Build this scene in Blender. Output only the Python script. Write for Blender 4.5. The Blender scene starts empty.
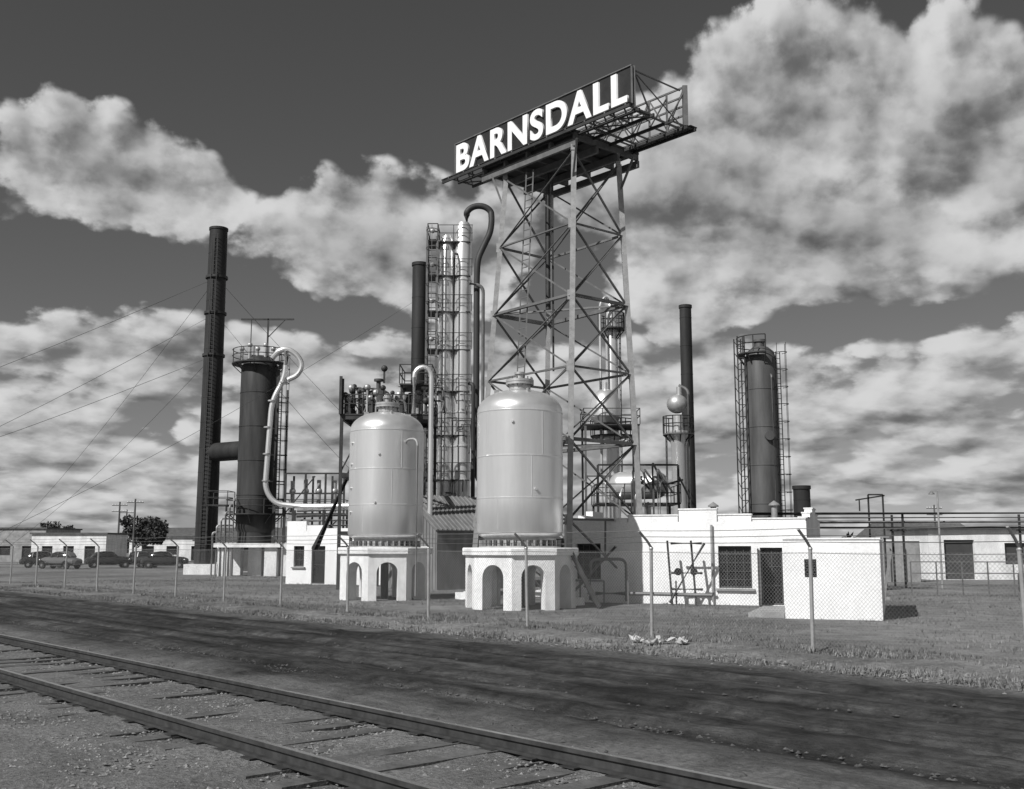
import bpy, math, random
from mathutils import Vector, Matrix, noise
random.seed(7)
S=bpy.context.scene
try:
    S.view_settings.view_transform='Standard'; S.view_settings.look='None'
    S.view_settings.exposure=0; S.view_settings.gamma=1
except Exception: pass
R=math.radians
# ------------------------------------------------------------------ materials
def mat(name,base,rough=.7,metal=0.0,var=.25,scale=1.5,bump=0.0,bscale=20,stretch=(1,1,1),spec=.3,fine=0):
    m=bpy.data.materials.new(name); m.use_nodes=True
    nt=m.node_tree; N=nt.nodes; L=nt.links; b=N['Principled BSDF']
    tc=N.new('ShaderNodeTexCoord'); mp=N.new('ShaderNodeMapping'); mp.inputs['Scale'].default_value=stretch
    L.new(tc.outputs['Object'],mp.inputs['Vector'])
    n=N.new('ShaderNodeTexNoise'); n.inputs['Scale'].default_value=scale; n.inputs['Detail'].default_value=5; n.inputs['Roughness'].default_value=.62
    L.new(mp.outputs[0],n.inputs['Vector'])
    mr=N.new('ShaderNodeMapRange'); mr.inputs['From Min'].default_value=.3; mr.inputs['From Max'].default_value=.7
    mr.inputs['To Min'].default_value=base*(1-var); mr.inputs['To Max'].default_value=base*(1+var)
    L.new(n.outputs[0],mr.inputs['Value'])
    last=mr.outputs[0]
    if fine:
        n3=N.new('ShaderNodeTexNoise'); n3.inputs['Scale'].default_value=bscale; n3.inputs['Detail'].default_value=3
        L.new(tc.outputs['Object'],n3.inputs['Vector'])
        m3=N.new('ShaderNodeMapRange'); m3.inputs['From Min'].default_value=.35; m3.inputs['From Max'].default_value=.65
        m3.inputs['To Min'].default_value=1-fine; m3.inputs['To Max'].default_value=1+fine
        L.new(n3.outputs[0],m3.inputs['Value'])
        mu=N.new('ShaderNodeMath'); mu.operation='MULTIPLY'; L.new(last,mu.inputs[0]); L.new(m3.outputs[0],mu.inputs[1]); last=mu.outputs[0]
    L.new(last,b.inputs['Base Color'])
    b.inputs['Roughness'].default_value=rough; b.inputs['Metallic'].default_value=metal
    b.inputs['Specular IOR Level'].default_value=spec
    if bump:
        n2=N.new('ShaderNodeTexNoise'); n2.inputs['Scale'].default_value=bscale; n2.inputs['Detail'].default_value=4
        L.new(tc.outputs['Object'],n2.inputs['Vector'])
        bp=N.new('ShaderNodeBump'); bp.inputs['Strength'].default_value=bump; bp.inputs['Distance'].default_value=.05
        L.new(n2.outputs[0],bp.inputs['Height']); L.new(bp.outputs[0],b.inputs['Normal'])
    return m
M={}
M['white']=mat('white_painted_brick',.78,.8,0,.11,.9,.25,14,(1,1,.5),fine=.05)
M['conc']=mat('whitewashed_concrete',.72,.85,0,.20,1.2,.3,12,(1,1,.45),fine=.08)
M['concg']=mat('grey_concrete',.28,.9,0,.3,1.5,.3,12)
M['alu']=mat('aluminium_paint',.68,.34,.62,.13,.8,.06,2.5,(1.5,1.5,.16),.5)
M['aludark']=mat('weathered_aluminium_paint',.42,.45,.5,.3,1.2,.05,3,(1.5,1.5,.2),.4)
M['steel']=mat('grey_steel_paint',.14,.55,.2,.3,2,0,3)
M['steeld']=mat('dark_steel',.045,.55,.2,.4,2,0,3)
M['rust']=mat('rusty_stack_steel',.027,.65,.1,.5,1.0,.1,5,(1.5,1.5,.2))
M['coldark']=mat('column_dark',.042,.6,.15,.5,1.0,.05,3,(1.5,1.5,.2))
M['colgrey']=mat('column_grey',.09,.55,.2,.4,1.0,.05,3,(1.5,1.5,.2))
M['black']=mat('sign_black',.02,.6,0,.3,2)
M['letter']=mat('letter_white_enamel',.78,.5,0,.08,3)
M['glass']=mat('dark_window_glass',.02,.12,0,.3,2,spec=.6)
M['frame']=mat('window_frame_dark',.06,.5,0,.2,2)
M['roof']=mat('tar_roof',.10,.9,0,.3,2,.3,8)
M['corr']=mat('corrugated_iron',.24,.5,.3,.3,1.5,0,3,(1,1,.3))
M['galv']=mat('galvanised_pipe',.36,.45,.4,.2,4)
M['wire']=mat('fence_wire',.22,.5,.4,.2,4)
M['wood']=mat('creosoted_wood',.10,.9,0,.4,3,.3,20,(1,1,.2))
M['leaf']=mat('tree_foliage',.05,.9,0,.5,1.5)
M['tyre']=mat('tyre_rubber',.02,.8,0,.2,3)
M['chrome']=mat('chrome',.5,.2,.9,.05,3)
M['cardark']=mat('car_paint_dark',.025,.25,0,.1,3,spec=.6)
M['cargrey']=mat('car_paint_grey',.12,.3,0,.1,3,spec=.6)
M['rail']=mat('rail_side',.06,.6,.4,.4,6)
M['railtop']=mat('rail_running_surface',.55,.3,.9,.1,6)
M['stone']=mat('ballast_stone',.18,.9,0,.55,9)
M['clod']=mat('dirt_clods',.07,.95,0,.6,9)
M['grass']=mat('dry_grass',.18,.9,0,.5,.7,fine=.35,bscale=6)
M['paper']=mat('waste_paper',.42,.9,0,.35,5)
# ------------------------------------------------------------------ geometry kit
class Part:
    def __init__(s,m): s.m=m; s.v=[]; s.f=[]
    def add(s,vs,fs):
        o=len(s.v); s.v.extend([tuple(v) for v in vs]); s.f.extend([tuple(i+o for i in f) for f in fs])
def basis(d):
    d=d.normalized(); up=Vector((0,0,1)) if abs(d.z)<.95 else Vector((1,0,0))
    x=d.cross(up).normalized(); y=x.cross(d).normalized(); return x,y
class Asm:
    def __init__(s,name): s.name=name; s.p={}
    def P(s,part,m):
        if part not in s.p: s.p[part]=Part(M[m])
        return s.p[part]
    def beam(s,part,m,p1,p2,w,h=None):
        h=h or w; p1=Vector(p1); p2=Vector(p2); x,y=basis(p2-p1); x=x*w/2; y=y*h/2
        vs=[p1-x-y,p1+x-y,p1+x+y,p1-x+y,p2-x-y,p2+x-y,p2+x+y,p2-x+y]
        s.P(part,m).add(vs,[(3,2,1,0),(4,5,6,7),(0,1,5,4),(1,2,6,5),(2,3,7,6),(3,0,4,7)])
    def angle(s,part,m,p1,p2,w,t=.02):
        p1=Vector(p1); p2=Vector(p2); x,y=basis(p2-p1)
        prof=[(0,0),(w,0),(w,t),(t,t),(t,w),(0,w)]
        a=[p1+x*(u-w/3)+y*(v-w/3) for u,v in prof]; b=[p2+x*(u-w/3)+y*(v-w/3) for u,v in prof]
        s.P(part,m).add(a+b,[(i,(i+1)%6,(i+1)%6+6,i+6) for i in range(6)]+[tuple(range(5,-1,-1)),tuple(range(6,12))])
    def box(s,part,m,c,size,rot=0):
        cx,cy,cz=c; a,b,h=size[0]/2,size[1]/2,size[2]/2; co,si=math.cos(rot),math.sin(rot)
        vs=[]
        for z in(-h,h):
            for x,y in((-a,-b),(a,-b),(a,b),(-a,b)): vs.append((cx+x*co-y*si,cy+x*si+y*co,cz+z))
        s.P(part,m).add(vs,[(3,2,1,0),(4,5,6,7),(0,1,5,4),(1,2,6,5),(2,3,7,6),(3,0,4,7)])
    def cyl(s,part,m,p1,p2,r1,r2=None,n=20,caps=True):
        r2=r1 if r2 is None else r2; p1=Vector(p1); p2=Vector(p2); x,y=basis(p2-p1)
        vs=[]
        for p,r in((p1,r1),(p2,r2)):
            for i in range(n):
                t=2*math.pi*i/n; vs.append(p+x*math.cos(t)*r+y*math.sin(t)*r)
        fs=[(i,i+n,(i+1)%n+n,(i+1)%n) for i in range(n)]
        if caps: fs+= [tuple(range(n)),tuple(range(2*n-1,n-1,-1))]
        s.P(part,m).add(vs,fs)
    def tube(s,part,m,pts,r,n=10):
        pts=[Vector(p) for p in pts]; vs=[]; x=None
        for i,p in enumerate(pts):
            t=(pts[min(i+1,len(pts)-1)]-pts[max(i-1,0)]).normalized()
            if x is None: x,y=basis(t)
            else:
                x=(x-t*x.dot(t)).normalized(); y=t.cross(x)
            for k in range(n):
                a=2*math.pi*k/n; vs.append(p+x*math.cos(a)*r+y*math.sin(a)*r)
        fs=[]
        for i in range(len(pts)-1):
            for k in range(n): fs.append((i*n+k,i*n+(k+1)%n,(i+1)*n+(k+1)%n,(i+1)*n+k))
        fs+=[tuple(range(n)),tuple(range(len(vs)-1,len(vs)-n-1,-1))]
        s.P(part,m).add(vs,fs)
    def lathe(s,part,m,cx,cy,prof,n=48,a0=0):
        vs=[];fs=[]
        for r,z in prof:
            for i in range(n):
                t=a0+2*math.pi*i/n; vs.append((cx+r*math.cos(t),cy+r*math.sin(t),z))
        for j in range(len(prof)-1):
            for i in range(n): fs.append((j*n+i,j*n+(i+1)%n,(j+1)*n+(i+1)%n,(j+1)*n+i))
        s.P(part,m).add(vs,fs)
    def ball(s,part,m,c,r,rz=None,n=24):
        rz=rz or r
        s.lathe(part,m,c[0],c[1],[(max(.001,r*math.sin(math.pi*i/12)),c[2]-rz*math.cos(math.pi*i/12)) for i in range(13)],n)
    def ringplat(s,part,m,cx,cy,z,ri,ro,a0=0,a1=360,rail=1.05):
        n=max(4,int((a1-a0)/15))
        vs=[];fs=[]
        for i in range(n+1):
            t=R(a0+(a1-a0)*i/n); c,d=math.cos(t),math.sin(t)
            for r,zz in((ri,z),(ro,z),(ro,z-.08),(ri,z-.08)): vs.append((cx+r*c,cy+r*d,zz))
        for i in range(n):
            for k in range(4): fs.append((i*4+k,i*4+(k+1)%4,(i+1)*4+(k+1)%4,(i+1)*4+k))
        s.P(part,m).add(vs,fs)
        P=[(cx+ro*.98*math.cos(R(a0+(a1-a0)*i/n)),cy+ro*.98*math.sin(R(a0+(a1-a0)*i/n))) for i in range(n+1)]
        for i in range(n+1):
            if i%2==0: s.beam('rail_posts','steeld',(P[i][0],P[i][1],z),(P[i][0],P[i][1],z+rail),.06)
        for h in(.55,1): 
            s.tube('handrails','steeld',[(x,y,z+rail*h) for x,y in P],.035,5)
        for i in range(0,n+1,3):
            t=R(a0+(a1-a0)*i/n)
            s.beam('brackets','steeld',(cx+ri*math.cos(t),cy+ri*math.sin(t),z-.7),(cx+ro*math.cos(t),cy+ro*math.sin(t),z-.06),.06)
    def rectplat(s,x0,x1,y0,y1,z,m='steeld',rail=1.05):
        s.box('decks',m,((x0+x1)/2,(y0+y1)/2,z),(x1-x0,y1-y0,.08))
        C=[(x0,y0),(x1,y0),(x1,y1),(x0,y1)]
        for i in range(4):
            a,b=C[i],C[(i+1)%4]; k=max(1,int(math.dist(a,b)/1.2))
            for j in range(k): 
                p=[a[q]+(b[q]-a[q])*j/k for q in(0,1)]
                s.beam('rail_posts','steeld',(p[0],p[1],z+.04),(p[0],p[1],z+rail),.05)
            for h in(.55,1): s.beam('handrails','steeld',(a[0],a[1],z+rail*h),(b[0],b[1],z+rail*h),.045)
    def ladder(s,x,y,z0,z1,dx,dy,w=.45,cage=True,m='steeld'):
        l=math.hypot(dx,dy); dx/=l; dy/=l; tx,ty=-dy,dx
        for k in(-1,1): s.beam('ladder',m,(x+tx*w/2*k,y+ty*w/2*k,z0),(x+tx*w/2*k,y+ty*w/2*k,z1),.05)
        z=z0+.2
        while z<z1: s.beam('ladder',m,(x-tx*w/2,y-ty*w/2,z),(x+tx*w/2,y+ty*w/2,z),.03); z+=.32
        if cage:
            z=z0+2.2
            while z<z1+.6:
                pts=[]
                for i in range(9):
                    t=math.pi*i/8; u=math.cos(t)*.38; v=math.sin(t)*.7
                    pts.append((x+tx*u+dx*v,y+ty*u+dy*v,z))
                s.tube('ladder_cage',m,pts,.025,4); z+=1.1
            for i in(1,4,7):
                t=math.pi*i/8; u=math.cos(t)*.38; v=math.sin(t)*.7
                s.beam('ladder_cage',m,(x+tx*u+dx*v,y+ty*u+dy*v,z0+2.2),(x+tx*u+dx*v,y+ty*u+dy*v,z1+.5),.03)
    def done(s,sharp=35):
        e=bpy.data.objects.new(s.name,None); S.collection.objects.link(e)
        for k,p in s.p.items():
            me=bpy.data.meshes.new(k); me.from_pydata(p.v,[],p.f); me.materials.append(p.m)
            me.update()
            me.polygons.foreach_set('use_smooth',[True]*len(me.polygons)); me.set_sharp_from_angle(angle=R(sharp))
            o=bpy.data.objects.new(k,me); S.collection.objects.link(o); o.parent=e
        return e
def single(name,part,rot=0,smooth=True,loc=(0,0,0)):
    me=bpy.data.meshes.new(name); me.from_pydata(part.v,[],part.f); me.materials.append(part.m); me.update()
    if smooth:
        me.polygons.foreach_set('use_smooth',[True]*len(me.polygons)); me.set_sharp_from_angle(angle=R(40))
    o=bpy.data.objects.new(name,me); o.rotation_euler[2]=rot; o.location=loc; S.collection.objects.link(o); return o
def smooth(pts,k=6):
    P=[Vector(p) for p in pts]; out=[]
    P=[P[0]*2-P[1]]+P+[P[-1]*2-P[-2]]
    for i in range(1,len(P)-2):
        a,b,c,d=P[i-1:i+3]
        for j in range(k):
            t=j/k; out.append(.5*((2*b)+(c-a)*t+(2*a-5*b+4*c-d)*t*t+(3*b-a-3*c+d)*t**3))
    out.append(P[-2]); return out
def fillet(pts,r,k=6):
    P=[Vector(p) for p in pts]; out=[P[0]]
    for i in range(1,len(P)-1):
        a=(P[i-1]-P[i]); b=(P[i+1]-P[i]); q=min(r,a.length*.49,b.length*.49); a.normalize(); b.normalize()
        for j in range(k+1):
            t=j/k; out.append((P[i]+a*q)*(1-t)**2+P[i]*2*t*(1-t)+(P[i]+b*q)*t*t)
    out.append(P[-1]); return out
# yard axes: D runs along fence, road and railway; N points into the yard
D=Vector((.67,-.742)); Nn=Vector((.742,.67)); PHI=math.atan2(D.y,D.x)
def W(a,q,z=0): return (D.x*a+Nn.x*q,D.y*a+Nn.y*q,z)
# ------------------------------------------------------------------ ground, road, railway
gm=bpy.data.materials.new('dry_grass_ground'); gm.use_nodes=True
nt=gm.node_tree; N=nt.nodes; L=nt.links; b=N['Principled BSDF']; b.inputs['Roughness'].default_value=.95; b.inputs['Specular IOR Level'].default_value=.1
tc=N.new('ShaderNodeTexCoord')
def nz(N,L,vec,scale,detail=6,rough=.6,dim='3D'):
    n=N.new('ShaderNodeTexNoise'); n.noise_dimensions=dim; n.inputs['Scale'].default_value=scale; n.inputs['Detail'].default_value=detail; n.inputs['Roughness'].default_value=rough
    L.new(vec,n.inputs['Vector']); return n.outputs[0]
def mrange(N,L,v,a,b_,c,d):
    m=N.new('ShaderNodeMapRange'); m.inputs[1].default_value=a; m.inputs[2].default_value=b_; m.inputs[3].default_value=c; m.inputs[4].default_value=d
    L.new(v,m.inputs[0]); return m.outputs[0]
def mth(N,L,op,a,b_=None,c=None):
    m=N.new('ShaderNodeMath'); m.operation=op
    for i,x in enumerate((a,b_,c)):
        if x is None: continue
        if isinstance(x,(int,float)): m.inputs[i].default_value=x
        else: L.new(x,m.inputs[i])
    return m.outputs[0]
o=tc.outputs['Object']
c1=mrange(N,L,nz(N,L,o,.12,4),.35,.65,.10,.21)
c2=mrange(N,L,nz(N,L,o,1.3,6,.7),.3,.7,.6,1.4)
c3=mrange(N,L,nz(N,L,o,12,4,.7),.3,.7,.6,1.4)
col=mth(N,L,'MULTIPLY',mth(N,L,'MULTIPLY',c1,c2),c3)
L.new(col,b.inputs['Base Color'])
bp=N.new('ShaderNodeBump'); bp.inputs['Strength'].default_value=.6; bp.inputs['Distance'].default_value=.06
L.new(nz(N,L,o,9,5,.7),bp.inputs['Height']); L.new(bp.outputs[0],b.inputs['Normal'])
gp=Part(gm)
gp.add([(-4000,-4000,0),(4000,-4000,0),(4000,4000,0),(-4000,4000,0)],[(0,1,2,3)])
single('ground',gp,smooth=False)
rm=bpy.data.materials.new('oiled_dirt_road'); rm.use_nodes=True
nt=rm.node_tree; N=nt.nodes; L=nt.links; b=N['Principled BSDF']; b.inputs['Roughness'].default_value=.8; b.inputs['Specular IOR Level'].default_value=.2
tc=N.new('ShaderNodeTexCoord'); o=tc.outputs['Object']
mp=N.new('ShaderNodeMapping'); mp.inputs['Scale'].default_value=(.09,1.1,1); L.new(o,mp.inputs[0])
st=nz(N,L,mp.outputs[0],1.8,7,.7)
c1=mrange(N,L,st,.35,.70,.010,.070)
c2=mrange(N,L,nz(N,L,o,3.0,7,.78),.35,.65,.45,1.6)
c4=mrange(N,L,nz(N,L,o,.35,4,.6),.4,.65,.75,1.6)
dark=mth(N,L,'MULTIPLY',mth(N,L,'MULTIPLY',c1,c2),c4)
light=mth(N,L,'MULTIPLY',mrange(N,L,nz(N,L,o,1.3,6,.7),.3,.7,.08,.16),mrange(N,L,nz(N,L,o,12,4,.7),.3,.7,.65,1.35))
sx=N.new('ShaderNodeSeparateXYZ'); L.new(o,sx.inputs[0])
wob=mth(N,L,'MULTIPLY',mth(N,L,'SUBTRACT',nz(N,L,o,.5,7,.68),.5),3.4)
y2=mth(N,L,'ADD',sx.outputs[1],wob)
e1=mrange(N,L,y2,15.2,16.2,0,1); e2=mrange(N,L,y2,9.6,8.4,0,1)
ed=mth(N,L,'MAXIMUM',e1,e2)
mx=N.new('ShaderNodeMix'); L.new(ed,mx.inputs[0]); L.new(dark,mx.inputs[2]); L.new(light,mx.inputs[3]); L.new(mx.outputs[0],b.inputs['Base Color'])
bp=N.new('ShaderNodeBump'); bp.inputs['Strength'].default_value=.9; bp.inputs['Distance'].default_value=.05
L.new(mth(N,L,'ADD',nz(N,L,mp.outputs[0],5,6,.7),nz(N,L,o,9,6,.75)),bp.inputs['Height']); L.new(bp.outputs[0],b.inputs['Normal'])
rp=Part(rm)
As=[-900,-500,-300,-200,-140,-100]+[-80+.3*i for i in range(167)]+[-29.9+.15*i for i in range(265)]+[11,14,20,40,120,400]
Qs=[8.0+.12*i for i in range(74)]
vs=[];fs=[]
for a in As:
    for q in Qs:
        ed=min(1,max(0,min(q-8.0,16.75-q)/.9))
        r=0
        for c in(9.9,11.3,13.0,14.4):
            cc=c+.25*noise.noise(Vector((a*.05,c,0))); r-=.055*math.exp(-((q-cc)/.2)**2); r+=.035*math.exp(-((q-cc-.36)/.18)**2)
        z=.004+ed*(.08+r+.04*noise.noise(Vector((a*.3,q*1.2,3)))+.03*noise.noise(Vector((a*1.8,q*2.6,9)))+.015*noise.noise(Vector((a*4,q*5,2))))
        vs.append((a,q,max(.004,z)))
nq=len(Qs)
for i in range(len(As)-1):
    for j in range(nq-1): fs.append((i*nq+j,(i+1)*nq+j,(i+1)*nq+j+1,i*nq+j+1))
rp.add(vs,fs); single('dirt_road',rp,rot=PHI)
vp=Part(gm); vs=[];fs=[]
As2=[-90+.5*i for i in range(200)]; Qs2=[16.6+.3*i for i in range(16)]
for a in As2:
    for q in Qs2:
        e=min(1,max(0,min(q-16.6,21.1-q)/1.2)); e=e*e*(3-2*e); ee=min(1,(a+90)/4,(9.5-a)/3)
        z=.003+e*max(0,ee)*(.10+.09*noise.noise(Vector((a*.35,q*.6,1)))+.04*noise.noise(Vector((a*1.7,q*2,5))))
        p=W(a,q); vs.append((p[0],p[1],max(.006,z)))
nq=len(Qs2)
for i in range(len(As2)-1):
    for j in range(nq-1): fs.append((i*nq+j,(i+1)*nq+j,(i+1)*nq+j+1,i*nq+j+1))
vp.add(vs,fs); single('grass_verge',vp)
bm_=bpy.data.materials.new('ballast_bed'); bm_.use_nodes=True
nt=bm_.node_tree; N=nt.nodes; L=nt.links; b=N['Principled BSDF']; b.inputs['Roughness'].default_value=.95; b.inputs['Specular IOR Level'].default_value=.1
tc=N.new('ShaderNodeTexCoord'); o=tc.outputs['Object']
col=mth(N,L,'MULTIPLY',mrange(N,L,nz(N,L,o,.9,6,.7),.3,.7,.11,.21),mrange(N,L,nz(N,L,o,18,5,.75),.3,.7,.5,1.5))
L.new(col,b.inputs['Base Color'])
bp=N.new('ShaderNodeBump'); bp.inputs['Strength'].default_value=.9; bp.inputs['Distance'].default_value=.05
L.new(nz(N,L,o,16,5,.75),bp.inputs['Height']); L.new(bp.outputs[0],b.inputs['Normal'])
T=Asm('railway_track'); M['bed']=bm_
A3=[-600,-300,-150,-80]+[-50+.25*i for i in range(200)]+[2,6,20,100]
Q3=[-4,-3,1,2.6]+[3.2+.2*i for i in range(21)]+[7.5,7.8,8.1,8.4,8.7]
vs=[];fs=[]
for a in A3:
    for q in Q3:
        z=.252
        if q>7.4: z=.25*max(0,1-(q-7.4)/1.25)
        if q<-2: z=.25*(q+4)/2
        z+=.05*noise.noise(Vector((a*1.3,q*1.3,2)))*(1 if q<8.3 else 0)
        vs.append((a,q,max(z,.002)))
nq=len(Q3)
for i in range(len(A3)-1):
    for j in range(nq-1): fs.append((i*nq+j,(i+1)*nq+j,(i+1)*nq+j+1,i*nq+j+1))
T.P('ballast','bed').add(vs,fs)
q1,q2=6.92,5.02
a=-70.0
while a<6:
    ln=2.9+random.uniform(-.15,.15); j=random.uniform(-.02,.02)
    T.box('ties','wood',(a,(q1+q2)/2+random.uniform(-.08,.08),.18+random.uniform(-.015,.01)),(.23,ln,.17),j)
    for q in(q1,q2): T.box('tie_plates','rail',(a,q,.276),(.18,.28,.012),j)
    a+=.56+random.uniform(-.03,.03)
for q in(q1,q2):
    T.box('rail_foot','rail',(-97,q,.29),(206,.14,.024)); T.box('rail_web','rail',(-97,q,.341),(206,.02,.08)); T.box('rail_head','rail',(-97,q,.399),(206,.07,.036))
    T.box('rail_running_surface','railtop',(-97,q,.4185),(206,.05,.003))
    for a in(-31,-19.2,-7.4):
        T.box('joint_bars','rail',(a,q+.02,.34),(.6,.025,.07))
e=T.done(); e.rotation_euler[2]=PHI
def scatter(name,m,n,f,smin,smax,flat=.6):
    p=Part(M[m])
    for i in range(n):
        a,q,z=f(); x,y,_=W(a,q); s=random.uniform(smin,smax)*(1 if random.random()<.9 else 1.5)
        t=random.random()*6.28; c,d=math.cos(t),math.sin(t)
        j=lambda:random.uniform(.6,1.25)*s
        vs=[(x+c*j(),y+d*j(),z),(x-d*j(),y+c*j(),z),(x-c*j(),y-d*j(),z),(x+d*j(),y-c*j(),z),(x+random.uniform(-.3,.3)*s,y+random.uniform(-.3,.3)*s,z+j()*flat)]
        p.add(vs,[(0,1,4),(1,2,4),(2,3,4),(3,0,4)])
    return single(name,p,smooth=False)
scatter('gravel','stone',18000,lambda:(-random.uniform(6,36),random.uniform(2.5,7.6),.25),.008,.028)
scatter('dirt_clods','clod',12000,lambda:(-random.uniform(2,45),random.choice([random.gauss(16.1,.4),random.gauss(9.4,.5),random.uniform(8.8,16.5)]),.05),.012,.04)
scatter('rubble','stone',900,lambda:(-random.uniform(2,30),random.gauss(17.1,.5),.08),.015,.05)
gp=Part(M['grass'])
def tuft(x,y,z,h):
    for k in range(random.randint(3,5)):
        t=random.random()*6.28; w=h*.10; l=random.uniform(.2,.8)*h; c,d=math.cos(t),math.sin(t)
        bx,by=x+random.uniform(-.05,.05),y+random.uniform(-.05,.05)
        gp.add([(bx-d*w,by+c*w,z),(bx+d*w,by-c*w,z),(bx+c*l,by+d*l,z+h*random.uniform(.6,1))],[(0,1,2)])
cnt=0
while cnt<20000:
    a=-random.uniform(1,60); q=random.uniform(16.5,21.0)
    if noise.noise(Vector((a*.5,q*.9,0)))+random.uniform(-.5,.5)<-.05: continue
    x,y,_=W(a,q); tuft(x,y,.05,random.uniform(.04,.13)*(1.5 if abs(q-19.1)<.35 else 1)); cnt+=1
cnt=0
while cnt<18000:
    a=-random.uniform(-3,70); q=random.uniform(20.5,50)
    if noise.noise(Vector((a*.25,q*.25,4)))+random.uniform(-.4,.4)<0: continue
    x,y,_=W(a,q); tuft(x,y,0,random.uniform(.04,.12)); cnt+=1
single('grass',gp,smooth=False)
pp=Part(M['paper'])
for (x0,y0,s,rz) in((3.15,23.4,.6,.4),(3.65,23.2,.3,1.2),(2.75,23.9,.3,2)):
    n=10; vs=[];fs=[]
    for i in range(n):
        for j in range(n):
            u,v=(i/(n-1)-.5)*s,(j/(n-1)-.5)*s*.6
            u+=.12*noise.noise(Vector((i*.7,j*.7,s*9))); v+=.12*noise.noise(Vector((i*.7,j*.7,s*9+5)))
            vs.append((x0+u*math.cos(rz)-v*math.sin(rz),y0+u*math.sin(rz)+v*math.cos(rz),.12+.20*abs(noise.noise(Vector((i*.5,j*.5,s*7))))))
    for i in range(n-1):
        for j in range(n-1): fs.append((i*n+j,(i+1)*n+j,(i+1)*n+j+1,i*n+j+1))
    pp.add(vs,fs)
single('waste_paper',pp,smooth=False)
# ------------------------------------------------------------------ chain-link fence
F=Asm('chain_link_fence')
P0=Vector((6.1,21.8)); sp=4.25; H=2.12
def FP(t,z,off=0): return (P0.x-D.x*t-Nn.x*off,P0.y-D.y*t-Nn.y*off,z)
for i in range(-5,17):
    t=i*sp; r=.040
    lean=random.uniform(-.06,.06)
    F.cyl('posts','galv',FP(t,0),FP(t+lean,H),r,n=10)
    F.tube('arms','galv',[FP(t+lean,H-.02),FP(t+lean,H+.05),FP(t+lean,H+.2,.14),FP(t+lean,H+.42,.42)],.03,8)
    F.ball('post_caps','galv',FP(t+lean,H+.02),.05,n=8)
t0,t1=-5*sp,16*sp
def wirepts(z,k,off): 
    return [FP(i*sp/4,z-.02*math.sin(math.pi*((i%4)/4)),off) for i in range(-20,65)]
F.tube('tension_wires','wire',wirepts(H-.06,0,.03),.006,4); F.tube('tension_wires','wire',wirepts(.07,0,.03),.006,4)
for k in(.33,.66,1): F.tube('barbed_wire','wire',wirepts(H+.03+.40*k,0,.42*k),.007,4)
pitch=.085; hh=H-.1; seg=9; hw=.0024
fp=F.P('wire_mesh','wire'); n=int((t1-t0)/pitch); U=Vector((-D.x,-D.y,0)); dz=hh/seg
for i in range(n):
    for sgn,of in((1,.030),(-1,.024)):
        t=t0+i*pitch
        for k in range(seg):
            ta=t+sgn*k*dz; tb=ta+sgn*dz
            if min(ta,tb)<t0 or max(ta,tb)>t1: break
            p=Vector(FP(ta,.06+k*dz,of)); q_=Vector(FP(tb,.06+(k+1)*dz,of)); w_=(U*sgn*-.7071+Vector((0,0,.7071)))*hw
            fp.add([p-w_,p+w_,q_+w_,q_-w_],[(0,1,2,3)])
F.done()
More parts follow.
